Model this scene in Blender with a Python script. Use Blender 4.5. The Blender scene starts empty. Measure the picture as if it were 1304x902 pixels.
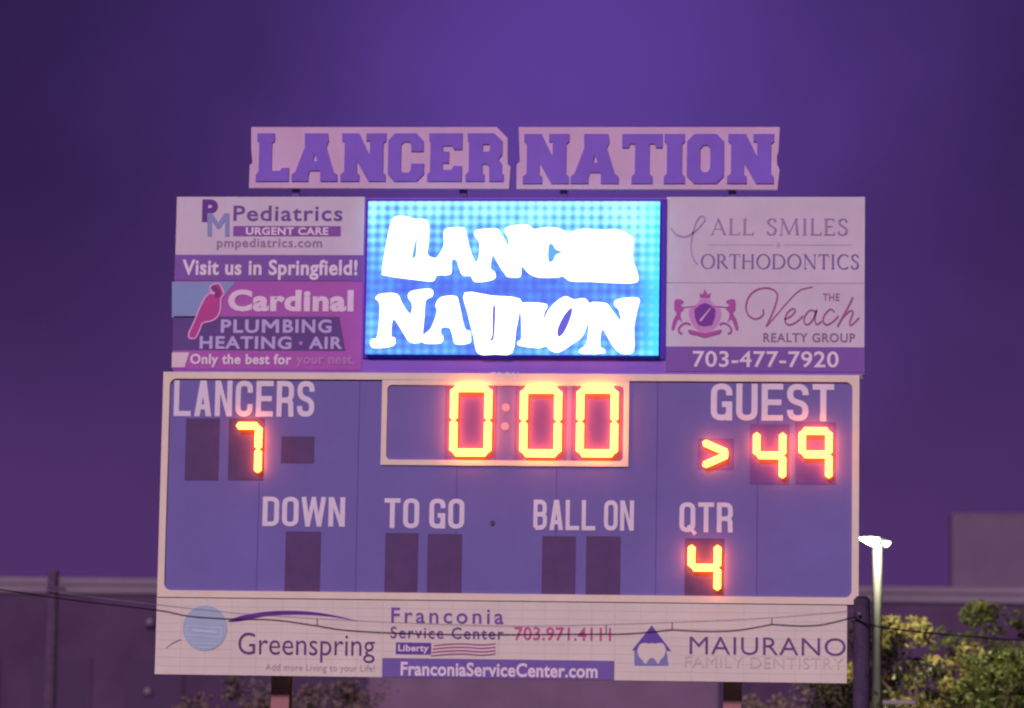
import bpy, bmesh, math, random
import numpy as np
from mathutils import Vector, Matrix

random.seed(7)
RNG = np.random.default_rng(11)
S = bpy.context.scene
COL = S.collection

# ------------------------------------------------------------------ camera
IW, IH, FPX = 1304.0, 902.0, 4500.0
CAM = Vector((4.4605, -45.5178, 2.5006))
YAW, PITCH, ROLL = -0.096751, 0.124442, -0.016501
_cy, _sy, _cp, _sp = math.cos(YAW), math.sin(YAW), math.cos(PITCH), math.sin(PITCH)
FWD = Vector((_sy * _cp, _cy * _cp, _sp))
_r = Vector((_cy, -_sy, 0)); _u = _r.cross(FWD)
_cr, _sr = math.cos(ROLL), math.sin(ROLL)
RIGHT = _cr * _r - _sr * _u
UP = _sr * _r + _cr * _u
cd = bpy.data.cameras.new('camera')
cam = bpy.data.objects.new('camera', cd); COL.objects.link(cam)
M = Matrix((RIGHT, UP, -FWD)).transposed().to_4x4(); M.translation = CAM
cam.matrix_world = M
cd.sensor_fit = 'HORIZONTAL'; cd.sensor_width = 36.0; cd.lens = FPX / IW * 36.0
cd.clip_start = 0.5; cd.clip_end = 3000.0
cd.dof.use_dof = True; cd.dof.focus_distance = 45.0; cd.dof.aperture_fstop = 0.9
S.camera = cam

# ------------------------------------------------------------------ sky, floodlight, exposure
SUN_EL, SUN_AZ = math.radians(30), math.radians(-14)          # floodlights of the field, behind the camera
wd = bpy.data.worlds.new('World'); S.world = wd; wd.use_nodes = True
nt = wd.node_tree; nt.nodes.clear()
def N(t, tree=None, **kw):
    n = (tree or nt).nodes.new(t)
    for k, v in kw.items(): setattr(n, k, v)
    return n
tc = N('ShaderNodeTexCoord')
nrm = N('ShaderNodeVectorMath', operation='NORMALIZE'); nt.links.new(tc.outputs['Generated'], nrm.inputs[0])
# glow of the night air: lighter towards the horizon, and a broad violet dome behind the lit field end
sep = N('ShaderNodeSeparateXYZ'); nt.links.new(nrm.outputs[0], sep.inputs[0])
hz = N('ShaderNodeMapRange', interpolation_type='SMOOTHSTEP'); hz.inputs['From Min'].default_value = .02; hz.inputs['From Max'].default_value = .225
nz = N('ShaderNodeTexNoise'); nz.inputs['Scale'].default_value = 14.0; nz.inputs['Detail'].default_value = 4.0
nt.links.new(nrm.outputs[0], nz.inputs['Vector'])
wob = N('ShaderNodeMath', operation='MULTIPLY_ADD'); wob.inputs[1].default_value = .07; wob.inputs[2].default_value = -.035
nt.links.new(nz.outputs['Fac'], wob.inputs[0])
zz = N('ShaderNodeMath', operation='ADD'); nt.links.new(sep.outputs['Z'], zz.inputs[0]); nt.links.new(wob.outputs[0], zz.inputs[1])
nt.links.new(zz.outputs[0], hz.inputs['Value'])
base = N('ShaderNodeMix', data_type='RGBA'); base.inputs['A'].default_value = (.074, .030, .130, 1); base.inputs['B'].default_value = (.021, .0095, .058, 1)
nt.links.new(hz.outputs['Result'], base.inputs['Factor'])
glow_dir = (Vector((1.0, 0, 12.2)) - CAM).normalized()
dt = N('ShaderNodeVectorMath', operation='DISTANCE'); dt.inputs[1].default_value = glow_dir
nt.links.new(nrm.outputs[0], dt.inputs[0])
dw = N('ShaderNodeMath', operation='ADD'); nt.links.new(dt.outputs['Value'], dw.inputs[0]); nt.links.new(wob.outputs[0], dw.inputs[1])
ramp = N('ShaderNodeValToRGB'); cr = ramp.color_ramp; cr.interpolation = 'B_SPLINE'
cr.elements[0].position = 0.0; cr.elements[0].color = (.080, .036, .240, 1)
cr.elements[1].position = .30; cr.elements[1].color = (0, 0, 0, 1)
for p, c in ((.04, (.070, .032, .205, 1)), (.09, (.032, .014, .080, 1)), (.15, (.007, .003, .014, 1))):
    e = cr.elements.new(p); e.color = c
nt.links.new(dw.outputs[0], ramp.inputs['Fac'])
sm = N('ShaderNodeMix', data_type='RGBA', blend_type='ADD'); sm.inputs['Factor'].default_value = 1.0
nt.links.new(base.outputs['Result'], sm.inputs['A']); nt.links.new(ramp.outputs['Color'], sm.inputs['B'])
bg1 = N('ShaderNodeBackground'); nt.links.new(sm.outputs['Result'], bg1.inputs['Color']); bg1.inputs['Strength'].default_value = 1.0
sky = N('ShaderNodeTexSky', sky_type='NISHITA', sun_disc=False)
sky.sun_elevation = math.radians(-4); sky.sun_rotation = math.pi
bg2 = N('ShaderNodeBackground'); nt.links.new(sky.outputs['Color'], bg2.inputs['Color']); bg2.inputs['Strength'].default_value = 0.02
ads = N('ShaderNodeAddShader'); wo = N('ShaderNodeOutputWorld')
nt.links.new(bg1.outputs[0], ads.inputs[0]); nt.links.new(bg2.outputs[0], ads.inputs[1]); nt.links.new(ads.outputs[0], wo.inputs['Surface'])

sd = bpy.data.lights.new('floodlight', 'SUN'); sd.energy = 2.45; sd.angle = math.radians(7); sd.color = (.95, .615, .83)
sun = bpy.data.objects.new('floodlight', sd); COL.objects.link(sun)
sdir = Vector((math.sin(SUN_AZ) * math.cos(SUN_EL), -math.cos(SUN_AZ) * math.cos(SUN_EL), math.sin(SUN_EL)))   # towards the lamp
sun.rotation_euler = sdir.to_track_quat('Z', 'Y').to_euler(); sun.location = (-10, -40, 25)

vs = S.view_settings
S.display_settings.display_device = 'sRGB'
vs.view_transform = 'Standard'; vs.look = 'None'; vs.exposure = 0; vs.gamma = 1; vs.use_curve_mapping = False
S.cycles.pixel_filter_type = 'BLACKMAN_HARRIS'; S.cycles.filter_width = 2.2
S.cycles.use_denoising = True
S.cycles.max_bounces = 5; S.cycles.sample_clamp_indirect = 4.0

# ------------------------------------------------------------------ helpers
def at(px, py, Y=0.0):
    """the point of the vertical plane y = Y seen at a photo pixel"""
    d = FWD * FPX + RIGHT * (px - IW / 2) - UP * (py - IH / 2)
    return CAM + d * ((Y - CAM.y) / d.y)
def ux(px, py, Y=0.0): return at(px, py, Y).x
def uz(px, py, Y=0.0): return at(px, py, Y).z

def lin(c): c = c / 255.0; return c / 12.92 if c <= .04045 else ((c + .055) / 1.055) ** 2.4
E_BOARD = (.66, .42, .68)                                     # floodlight + night sky on the board
def alb(rgb): return tuple(max(.008, min(.84, lin(c) / e)) for c, e in zip(rgb, E_BOARD))

def mat(name, base, rough=.6, metal=0, var=.10, scale=2.0, bump=0.0, emit=None, estr=1.0, fine=None):
    m = bpy.data.materials.new(name); m.use_nodes = True
    t = m.node_tree; b = t.nodes['Principled BSDF']
    b.inputs['Roughness'].default_value = rough; b.inputs['Metallic'].default_value = metal
    b.inputs['Specular IOR Level'].default_value = .06
    if emit:
        b.inputs['Emission Color'].default_value = (*emit, 1); b.inputs['Emission Strength'].default_value = estr
    b.inputs['Base Color'].default_value = (*base, 1)
    if var:
        co = t.nodes.new('ShaderNodeTexCoord')
        n1 = t.nodes.new('ShaderNodeTexNoise'); n1.inputs['Scale'].default_value = scale; n1.inputs['Detail'].default_value = 6; n1.inputs['Roughness'].default_value = .65
        t.links.new(co.outputs['Object'], n1.inputs['Vector'])
        mr = t.nodes.new('ShaderNodeMapRange'); mr.inputs['From Min'].default_value = .3; mr.inputs['From Max'].default_value = .7
        mr.inputs['To Min'].default_value = 1 - var; mr.inputs['To Max'].default_value = 1 + var
        t.links.new(n1.outputs['Fac'], mr.inputs['Value'])
        mx = t.nodes.new('ShaderNodeVectorMath'); mx.operation = 'SCALE'; mx.inputs[0].default_value = base
        t.links.new(mr.outputs['Result'], mx.inputs['Scale']); t.links.new(mx.outputs[0], b.inputs['Base Color'])
        if bump:
            bp = t.nodes.new('ShaderNodeBump'); bp.inputs['Strength'].default_value = bump; bp.inputs['Distance'].default_value = .03
            t.links.new(n1.outputs['Fac'], bp.inputs['Height']); t.links.new(bp.outputs['Normal'], b.inputs['Normal'])
    return m
_pm = {}
def paint(rgb, rough=.55, var=.05, scale=2.5):
    k = (rgb, rough)
    if k not in _pm: _pm[k] = mat('paint_%d_%d_%d' % rgb, alb(rgb), rough, var=var, scale=scale)
    return _pm[k]

class Node:
    """a thing's root and the place its meshes are measured from"""
    def __init__(s, obj, org): s.obj, s.org = obj, Vector(org)

def thing(name, label, cat, loc, group=None):
    o = bpy.data.objects.new(name, None); o.empty_display_size = .2; o.location = loc; COL.objects.link(o)
    o['label'] = label; o['category'] = cat
    o['kind'] = 'thing'
    if group: o['group'] = group
    return Node(o, loc)

def mesh(name, verts, faces, m, parent=None, smooth=False):
    """verts in world coordinates; parent is a Node (thing or part)"""
    org = parent.org if parent else Vector((0, 0, 0))
    me = bpy.data.meshes.new(name)
    me.from_pydata([tuple(Vector(v) - org) for v in verts], [], faces)
    me.validate(); me.update()
    me.materials.append(m)
    if smooth: me.polygons.foreach_set('use_smooth', [True] * len(me.polygons))
    o = bpy.data.objects.new(name, me); COL.objects.link(o)
    if parent: o.parent = parent.obj
    return Node(o, org)

def box_vf(x0, x1, y0, y1, z0, z1):
    v = [(x0, y0, z0), (x1, y0, z0), (x1, y1, z0), (x0, y1, z0), (x0, y0, z1), (x1, y0, z1), (x1, y1, z1), (x0, y1, z1)]
    return v, [(0, 1, 5, 4), (1, 2, 6, 5), (2, 3, 7, 6), (3, 0, 4, 7), (4, 5, 6, 7), (3, 2, 1, 0)]
class MB:
    def __init__(s): s.v, s.f = [], []
    def add(s, v, f):
        n = len(s.v); s.v += list(v); s.f += [tuple(i + n for i in q) for q in f]; return s
    def box(s, *a): return s.add(*box_vf(*a))
    def tube(s, pts, r, seg=8, cap=True):
        pts = [Vector(p) for p in pts]; rs = r if isinstance(r, (list, tuple)) else [r] * len(pts)
        vs_, fs = [], []
        for i, p in enumerate(pts):
            d = (pts[min(i + 1, len(pts) - 1)] - pts[max(i - 1, 0)]).normalized()
            a = d.cross(Vector((0, 0, 1)));
            if a.length < 1e-3: a = d.cross(Vector((1, 0, 0)))
            a.normalize(); b = d.cross(a)
            for k in range(seg):
                t = 2 * math.pi * k / seg; vs_.append(tuple(p + a * (rs[i] * math.cos(t)) + b * (rs[i] * math.sin(t))))
        for i in range(len(pts) - 1):
            for k in range(seg):
                k2 = (k + 1) % seg; fs.append((i * seg + k, i * seg + k2, (i + 1) * seg + k2, (i + 1) * seg + k))
        if cap: fs += [tuple(range(seg)), tuple((len(pts) - 1) * seg + k for k in reversed(range(seg)))]
        return s.add(vs_, fs)
    def build(s, name, m, parent=None, smooth=False): return mesh(name, s.v, s.f, m, parent, smooth)

def fill(loops, thick=0.0):
    """2D loops (even-odd holes) -> vertices (x, depth, z) and faces; the front lies at depth 0, the back at +thick"""
    cu = bpy.data.curves.new('tmp', 'CURVE'); cu.dimensions = '2D'; cu.fill_mode = 'BOTH'; cu.extrude = thick / 2
    for lp in loops:
        sp = cu.splines.new('POLY'); sp.points.add(len(lp) - 1)
        for p, q in zip(sp.points, lp): p.co = (q[0], q[1], 0, 1)
        sp.use_cyclic_u = True
    ob = bpy.data.objects.new('tmp', cu); COL.objects.link(ob)
    me = bpy.data.meshes.new_from_object(ob.evaluated_get(bpy.context.evaluated_depsgraph_get()))
    v = [(p.co.x, thick / 2 - p.co.z, p.co.y) for p in me.vertices]; f = [tuple(p.vertices) for p in me.polygons]
    bpy.data.objects.remove(ob); bpy.data.curves.remove(cu); bpy.data.meshes.remove(me)
    return v, f

def shape(name, loops_px, m, parent, Y, thick=0.0, world=False):
    """outline given in photo pixels, built as a flat (or thick) piece on the plane y = Y"""
    loops = loops_px if world else [[(lambda q: (q.x, q.z))(at(px, py, Y)) for px, py in lp] for lp in loops_px]
    v, f = fill(loops, thick)
    return mesh(name, [(a, Y + b, c) for a, b, c in v], f, m, parent)

def smooth_loop(pts, n=4, closed=True):
    P = [Vector((p[0], p[1])) for p in pts]; out = []; L = len(P)
    for i in range(L if closed else L - 1):
        if closed: a, b, c, d = P[i - 1], P[i], P[(i + 1) % L], P[(i + 2) % L]
        else: a, b, c, d = P[max(i - 1, 0)], P[i], P[i + 1], P[min(i + 2, L - 1)]
        for k in range(n):
            t = k / n
            q = .5 * ((2 * b) + (c - a) * t + (2 * a - 5 * b + 4 * c - d) * t * t + (3 * b - a - 3 * c + d) * t ** 3)
            out.append((q.x, q.y))
    if not closed: out.append((P[-1].x, P[-1].y))
    return out

def ribbon(pts, w, closed=False):
    """centre line -> flat strip with mitred corners; w one width or one per point"""
    P = [Vector((p[0], p[1])) for p in pts]; n = len(P); ws = w if isinstance(w, (list, tuple)) else [w] * n
    v, f = [], []
    for i in range(n):
        a = P[i - 1] if (closed or i > 0) else None; c = P[(i + 1) % n] if (closed or i < n - 1) else None
        d1 = (P[i] - a).normalized() if a is not None else None; d2 = (c - P[i]).normalized() if c is not None else None
        if d1 is None: d1 = d2
        if d2 is None: d2 = d1
        n1 = Vector((-d1.y, d1.x)); n2 = Vector((-d2.y, d2.x)); m_ = n1 + n2
        if m_.length < 1e-6: m_ = n1.copy()
        m_.normalize(); k = min(1 / max(m_.dot(n1), .3), 2.2) * ws[i] / 2
        v += [tuple(P[i] + m_ * k), tuple(P[i] - m_ * k)]
    for i in range(n if closed else n - 1):
        j = (i + 1) % n; f.append((2 * i, 2 * i + 1, 2 * j + 1, 2 * j))
    return v, f

def ribbons_px(name, strokes, m, parent, Y):
    """strokes: (pixel points, width in px); each lies 0.3 mm before the last"""
    mb = MB()
    for i, (pts, w) in enumerate(strokes):
        wp = [(lambda q: (q.x, q.z))(at(px, py, Y)) for px, py in pts]; sc = .01012
        v, f = ribbon(wp, [x * sc for x in w] if isinstance(w, (list, tuple)) else w * sc)
        mb.add([(a, Y - .0003 * i, b) for a, b in v], f)
    return mb.build(name, m, parent)

_capH = None
def text(s, x0, x1, ytop, ybase, m, parent, Y, bold=0.0, space=1.0, name='lettering', shear=0.0, ref='H', slope=0.0):
    """letters of the built-in face, fitted to pixel columns x0..x1 and to the pixel rows of cap top and baseline"""
    def tm(body):
        cu = bpy.data.curves.new('tmp', 'FONT'); cu.body = body; cu.offset = bold; cu.space_character = space; cu.resolution_u = 4; cu.shear = shear
        ob = bpy.data.objects.new('tmp', cu); COL.objects.link(ob)
        me = bpy.data.meshes.new_from_object(ob.evaluated_get(bpy.context.evaluated_depsgraph_get()))
        v = np.array([tuple(p.co) for p in me.vertices]); f = [tuple(p.vertices) for p in me.polygons]
        bpy.data.objects.remove(ob); bpy.data.curves.remove(cu); bpy.data.meshes.remove(me)
        return v, f
    h, _ = tm(ref); cap = h[:, 1].max(); b0 = h[:, 1].min()
    v, f = tm(s)
    a, b = v[:, 0].min(), v[:, 0].max()
    A = at(x0, ybase, Y); B = at(x1, ybase, Y); T = at((x0 + x1) / 2, ytop, Y).z; Z = at((x0 + x1) / 2, ybase, Y).z
    sx = (B.x - A.x) / (b - a); sz = (T - Z) / (cap - b0)
    return mesh(name, [(A.x + (q[0] - a) * sx, Y, Z + (q[1] - b0) * sz) for q in v], f, m, parent)

# ---- lettering drawn here: condensed block capitals, slab capitals, roman capitals
def arc_path(pts, closed=False):
    """(x, y, radius) corners -> rounded polyline"""
    out = []; n = len(pts)
    for i, p in enumerate(pts):
        x, y = p[0], p[1]; r = p[2] if len(p) > 2 else 0
        if r <= 0 or (not closed and i in (0, n - 1)): out.append((x, y)); continue
        P = Vector((x, y)); a = (Vector(pts[i - 1][:2]) - P); c = (Vector(pts[(i + 1) % n][:2]) - P)
        ra = min(r, a.length * (.5 if closed or 0 < i - 1 else 1), c.length * .5 if (closed or i + 1 < n - 1) else c.length)
        s0 = P + a.normalized() * ra; s1 = P + c.normalized() * ra
        for k in range(7):
            t = k / 6; q = s0 * (1 - t) ** 2 + P * (2 * t * (1 - t) * .62 + 2 * t * (1 - t) * .38) + s1 * t * t
            if not out or (Vector(out[-1]) - q).length > 1e-4: out.append((q.x, q.y))
    if closed and (Vector(out[0]) - Vector(out[-1])).length < 1e-4: out.pop()
    return out
def condensed(ch, w, t):
    """pieces of a block capital of height 1: ('R', path, width, closed) or ('P', loops)"""
    l, r, b, T, m = t / 2, w - t / 2, t / 2, 1 - t / 2, .5
    C = w * .40
    if ch == 'L': return w, [('P', [[(0, 0), (0, 1), (t, 1), (t, t * .95), (w, t * .95), (w, 0)]])]
    if ch in 'AV':
        k = .60 * t; s = w / 2 - k; xi = lambda h: 1.08 * t + h * s; ha = (w / 2 - 1.08 * t) / s
        return w, [('P', [[(0, 0), (s, 1), (w - s, 1), (w, 0), (w - 1.08 * t, 0), (w - xi(.19), .19), (xi(.19), .19), (1.08 * t, 0)],
                          [(xi(.33), .33), (w / 2, ha), (w - xi(.33), .33)]])]
    if ch == 'N': return w, [('P', [[(0, 0), (0, 1), (t * 1.05, 1), (w - t, .36), (w - t, 1), (w, 1), (w, 0), (w - t * 1.05, 0), (t, .64), (t, 0)]])]
    if ch == 'C': return w, [('R', arc_path([(r, .66), (r, T, C), (l, T, C), (l, b, C), (r, b, C), (r, .35)]), t, False)]
    if ch == 'G': return w, [('R', arc_path([(r, .68), (r, T, C), (l, T, C), (l, b, C), (r, b, C), (r, .44), (w * .52, .44)]), t, False), ('R', [(r, .30), (r, 0)], t, False)]
    if ch == 'E': return w, [('P', [[(0, 0), (0, 1), (w, 1), (w, 1 - t), (t, 1 - t), (t, m + t / 2), (w * .92, m + t / 2), (w * .92, m - t / 2), (t, m - t / 2), (t, t), (w, t), (w, 0)]])]
    if ch == 'R': return w, [('R', [(l, 0), (l, 1)], t, False), ('R', arc_path([(l, T), (r, T, C * .9), (r, .46, C * .9), (l, .46)]), t, False), ('R', arc_path([(w * .45, .46), (r * .97, .44, .1), (r, 0)]), t, False)]
    if ch == 'S': return w, [('R', arc_path([(r, .70), (r, T, C), (l, T, C), (l, .56, .16), (r, .44, .16), (r, b, C), (l, b, C), (l, .30)]), t, False)]
    if ch == 'U': return w, [('R', arc_path([(l, 1), (l, b, C), (r, b, C), (r, 1)]), t, False)]
    if ch == 'T': return w, [('P', [[(0, 1), (w, 1), (w, 1 - t), (w / 2 + t / 2, 1 - t), (w / 2 + t / 2, 0), (w / 2 - t / 2, 0), (w / 2 - t / 2, 1 - t), (0, 1 - t)]])]
    if ch == 'D': return w, [('R', arc_path([(l, b), (l, T), (r, T, C), (r, b, C)], True), t, True)]
    if ch in 'OQ':
        o = [('R', arc_path([(l, b, C), (l, T, C), (r, T, C), (r, b, C)], True), t, True)]
        if ch == 'Q': o.append(('R', [(w * .55, .22), (w * 1.02, -.07)], t * .8, False))
        return w, o
    if ch == 'W':
        W = w * 1.45; return W, [('R', [(l * .8, 1), (W * .27, 0)], t * .95, False), ('R', [(W * .27, 0), (W * .5, 1)], t * .8, False), ('R', [(W * .5, 1), (W * .73, 0)], t * .8, False), ('R', [(W * .73, 0), (W - l * .8, 1)], t * .95, False)]
    if ch == 'B': return w, [('R', arc_path([(l, b), (l, T), (r * .96, T, C), (r * .96, .52, .13), (l, .52)]), t, False), ('R', arc_path([(l, .515), (r, .515, .15), (r, b, C), (l, b)]), t, False)]
    return w * .45, []
def caption(name, s, x0, x1, ytop, ybase, m, parent, Y, w=.5, t=.15, gap=.09):
    adv = 0; items = []
    for ch in s:
        cw, pc = condensed(ch, w, t); items.append((adv, pc)); adv += cw + (gap if ch != ' ' else 0)
    adv -= gap
    A = at(x0, ybase, Y); B = at(x1, ybase, Y); xm = (x0 + x1) / 2; Z = at(xm, ybase, Y).z; H = at(xm, ytop, Y).z - Z
    sx = (B.x - A.x) / adv; mb = MB(); k = 0
    for ox, pcs in items:
        for pc in pcs:
            k += 1; yy = Y - .0003 * k
            if pc[0] == 'R':
                v, f = ribbon(pc[1], pc[2], pc[3]); mb.add([(A.x + (ox + a) * sx, yy, Z + b * H) for a, b in v], f)
            else:
                v, f = fill(pc[1]); mb.add([(A.x + (ox + a) * sx, yy, Z + c * H) for a, _, c in v], f)
    return mb.build(name, m, parent)
# slab capitals in a 1 x 1 cell
SLAB = {
 'L': [[(.02, 1), (.55, 1), (.55, .84), (.47, .80), (.47, .22), (.74, .22), (.78, .28), (1, .28), (1, 0), (0, 0), (0, .14), (.08, .2), (.08, .80), (.02, .84)]],
 'A': [[(.27, 1), (.78, 1), (.80, .84), (.75, .72), (.92, .2), (1, .14), (1, 0), (.63, 0), (.63, .14), (.62, .22), (.40, .22), (.37, .14), (.37, 0), (0, 0), (0, .14), (.08, .2), (.28, .72), (.27, .84)], [(.46, .42), (.505, .58), (.56, .42)]],
 'N': [[(.02, 1), (.40, 1), (.64, .55), (.64, .84), (.56, .84), (.56, 1), (1, 1), (1, .84), (.94, .80), (.94, .2), (1, .14), (1, 0), (.62, 0), (.36, .42), (.36, .18), (.42, .14), (.42, 0), (0, 0), (0, .14), (.08, .2), (.08, .80), (.02, .84)]],
 'C': [[(.18, 1), (.78, 1), (.98, .84), (.98, .62), (.64, .62), (.64, .76), (.58, .82), (.42, .82), (.36, .76), (.36, .24), (.42, .18), (.58, .18), (.64, .24), (.64, .37), (1, .37), (1, .15), (.80, 0), (.18, 0), (0, .15), (0, .85)]],
 'E': [[(.04, 1), (1, 1), (1, .66), (.76, .66), (.70, .74), (.44, .74), (.44, .62), (.62, .62), (.62, .38), (.44, .38), (.44, .24), (.70, .24), (.76, .32), (1, .32), (1, 0), (0, 0), (0, .14), (.08, .2), (.08, .80), (.04, .84)]],
 'R': [[(.04, 1), (.74, 1), (.95, .84), (.95, .56), (.86, .46), (.95, .36), (.95, .18), (1, .14), (1, 0), (.62, 0), (.62, .3), (.55, .36), (.44, .36), (.44, .18), (.50, .14), (.50, 0), (0, 0), (0, .14), (.08, .2), (.08, .80), (.04, .84)], [(.44, .62), (.44, .77), (.60, .77), (.63, .73), (.63, .66), (.60, .62)]],
 'T': [[(0, 1), (1, 1), (1, .72), (.84, .72), (.80, .8), (.68, .8), (.68, .2), (.76, .14), (.76, 0), (.24, 0), (.24, .14), (.32, .2), (.32, .8), (.2, .8), (.16, .72), (0, .72)]],
 'I': [[(.02, 1), (.98, 1), (.98, .84), (.86, .8), (.86, .2), (1, .14), (1, 0), (0, 0), (0, .14), (.14, .2), (.14, .8), (.02, .84)]],
 'O': [[(.2, 1), (.8, 1), (1, .85), (1, .15), (.8, 0), (.2, 0), (0, .15), (0, .85)], [(.36, .7), (.44, .77), (.56, .77), (.63, .7), (.63, .3), (.56, .23), (.44, .23), (.36, .3)]],
}
# roman capitals: strokes (points, thick?) in a cell of height 1
def roman(ch):
    k, n = .125, .05
    ser = lambda x, y: ([(x - .09, y + (.02 if y < .5 else -.02)), (x + .09, y + (.02 if y < .5 else -.02))], .04)
    arc = lambda cx, cy, rx, ry, a0, a1, N_=18: [(cx + rx * math.cos(math.radians(a0 + (a1 - a0) * i / N_)), cy + ry * math.sin(math.radians(a0 + (a1 - a0) * i / N_))) for i in range(N_ + 1)]
    def th(path, c=0): # thick on the sides, thin at top and bottom
        w = []
        for i in range(len(path)):
            a = Vector(path[max(i - 1, 0)]); b = Vector(path[min(i + 1, len(path) - 1)]); d = (b - a).normalized(); w.append(n + (k - n) * abs(d.y) ** 1.5)
        return (path, w)
    G = {
     'A': (.78, [([(.07, 0), (.38, 1)], n), ([(.36, 1), (.70, 0)], k), ([(.18, .36), (.58, .36)], n), ser(.08, 0), ser(.70, 0)]),
     'L': (.58, [([(.12, 0), (.12, 1)], k), ([(.12, .025), (.54, .025)], n), ([(.53, 0), (.55, .2)], n), ser(.12, 1), ser(.1, 0)]),
     'S': (.52, [th(smooth_loop([(.44, .80), (.38, .95), (.24, .98), (.10, .88), (.10, .70), (.24, .55), (.40, .42), (.44, .25), (.36, .06), (.22, .02), (.10, .07), (.05, .22)], 4, False))]),
     'M': (1.0, [([(.10, 0), (.17, 1)], n), ([(.16, 1), (.49, .05)], k), ([(.49, .05), (.82, 1)], n), ([(.82, 1), (.90, 0)], k), ser(.1, 0), ser(.9, 0), ser(.14, 1), ser(.85, 1)]),
     'I': (.32, [([(.16, 0), (.16, 1)], k), ser(.16, 0), ser(.16, 1)]),
     'E': (.58, [([(.12, 0), (.12, 1)], k), ([(.12, .025), (.52, .025)], n), ([(.12, .52), (.44, .52)], n), ([(.12, .975), (.49, .975)], n), ([(.51, 0), (.53, .18)], n), ([(.48, .82), (.49, 1)], n), ser(.1, 0), ser(.1, 1)]),
     'O': (.92, [th(arc(.46, .5, .38, .49, 90, 450, 32))]),
     'R': (.72, [([(.12, 0), (.12, 1)], k), th([(.12, .975), (.3, .975)] + arc(.3, .74, .2, .235, 90, -90, 12) + [(.12, .5)]), ([(.3, .5), (.68, 0)], k), ser(.12, 0), ser(.1, 1)]),
     'T': (.68, [([(.34, 0), (.34, .97)], k), ([(.03, .975), (.65, .975)], n), ([(.03, .8), (.05, 1)], n), ([(.63, 1), (.65, .8)], n), ser(.34, 0)]),
     'H': (.84, [([(.14, 0), (.14, 1)], k), ([(.70, 0), (.70, 1)], k), ([(.14, .52), (.70, .52)], n), ser(.14, 0), ser(.14, 1), ser(.7, 0), ser(.7, 1)]),
     'D': (.86, [([(.12, 0), (.12, 1)], k), th([(.12, .975), (.34, .975)] + arc(.36, .5, .42, .475, 90, -90, 20) + [(.12, .025)]), ser(.1, 0), ser(.1, 1)]),
     'N': (.88, [([(.14, 0), (.14, 1)], n), ([(.12, 1), (.74, 0)], k), ([(.74, 0), (.74, 1)], n), ser(.14, 0), ser(.12, 1), ser(.74, 1)]),
     'C': (.80, [th(arc(.46, .5, .38, .49, 48, 312, 26))]),
     ' ': (.42, [])}
    return G[ch]
def roman_text(s, x0, x1, ytop, ybase, m, parent, Y, gap=.1):
    adv = 0; it = []
    for ch in s: w, st = roman(ch); it.append((adv, st)); adv += w + gap
    adv -= gap
    A = at(x0, ybase, Y); B = at(x1, ybase, Y); xm = (x0 + x1) / 2; Z = at(xm, ybase, Y).z; H = at(xm, ytop, Y).z - Z
    sx = (B.x - A.x) / adv; mb = MB(); k = 0
    for ox, sts in it:
        for p, w in sts:
            k += 1; v, f = ribbon(p, w); mb.add([(A.x + (ox + a) * sx, Y - .0002 * k, Z + b * H) for a, b in v], f)
    return mb.build('lettering', m, parent)

M_GLYPH = [(0, 0), (0, 1), (.22, 1), (.5, .60), (.78, 1), (1, 1), (1, 0), (.80, 0), (.80, .66), (.56, .33), (.44, .33), (.20, .66), (.20, 0)]
def glyph_m(x0, x1, ytop, ybase, m, parent, Y, name='lettering'):
    shape(name, [[(x0 + (x1 - x0) * a, ybase + (ytop - ybase) * b) for a, b in M_GLYPH]], m, parent, Y)
def rect_px(x0, y0, x1, y1, Y):
    """an upright rectangle (x0, x1, z0, z1) from pixel edges, measured mid-side"""
    xm, ym = (x0 + x1) / 2, (y0 + y1) / 2
    return ux(x0, ym, Y), ux(x1, ym, Y), uz(xm, y1, Y), uz(xm, y0, Y)
def slab(name, r, Y, depth, m, parent):          # a board whose front is y = Y
    return MB().box(r[0], r[1], Y, Y + depth, r[2], r[3]).build(name, m, parent)
def sheet(name, r, Y, m, parent):
    return mesh(name, [(r[0], Y, r[2]), (r[1], Y, r[2]), (r[1], Y, r[3]), (r[0], Y, r[3])], [(0, 1, 2, 3)], m, parent)
def rrect(r, rad, n=6):
    x0, x1, z0, z1 = r; o = []
    for cx, cz, a in ((x1 - rad, z1 - rad, 0), (x0 + rad, z1 - rad, 90), (x0 + rad, z0 + rad, 180), (x1 - rad, z0 + rad, 270)):
        for k in range(n + 1):
            t = math.radians(a + 90 * k / n); o.append((cx + rad * math.cos(t), cz + rad * math.sin(t)))
    return o
def inset(r, d): return r[0] + d, r[1] - d, r[2] + d, r[3] - d

# ------------------------------------------------------------------ palette
M_ply = mat('violet_backing', alb((122, 74, 172)), .7, var=.08)
M_blue = mat('scoreboard_face', alb((99, 79, 150)), .5, var=.09, scale=.8)
M_frame = mat('cream_trim', alb((208, 166, 172)), .5, var=.06)
M_print = mat('printed_white', alb((178, 147, 185)), .6, var=.07, scale=1.6)
M_white = mat('banner_white', alb((189, 158, 176)), .6, var=.06, scale=1.6)
M_capt = mat('white_vinyl', alb((190, 158, 200)), .5, var=.05)
M_well = mat('digit_panel', (.12, .082, .185), .55, var=.12, scale=4)
M_lit = mat('lit_led', (.2, .1, .05), .5, var=0, emit=(1.0, .165, .02), estr=19.0)
M_clockwell = mat('clock_digit_panel', (.155, .098, .32), .55, var=.06, scale=4)
M_dim = mat('dim_led', alb((170, 120, 165)), .5, var=0)
M_steel = mat('primed_steel', alb((140, 85, 105)), .6, var=.15, scale=5, bump=.1)
M_dark = mat('dark_metal', (.03, .025, .04), .5, var=.2)
M_cable = mat('black_cable', (.02, .015, .025), .6, var=.2)
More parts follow.
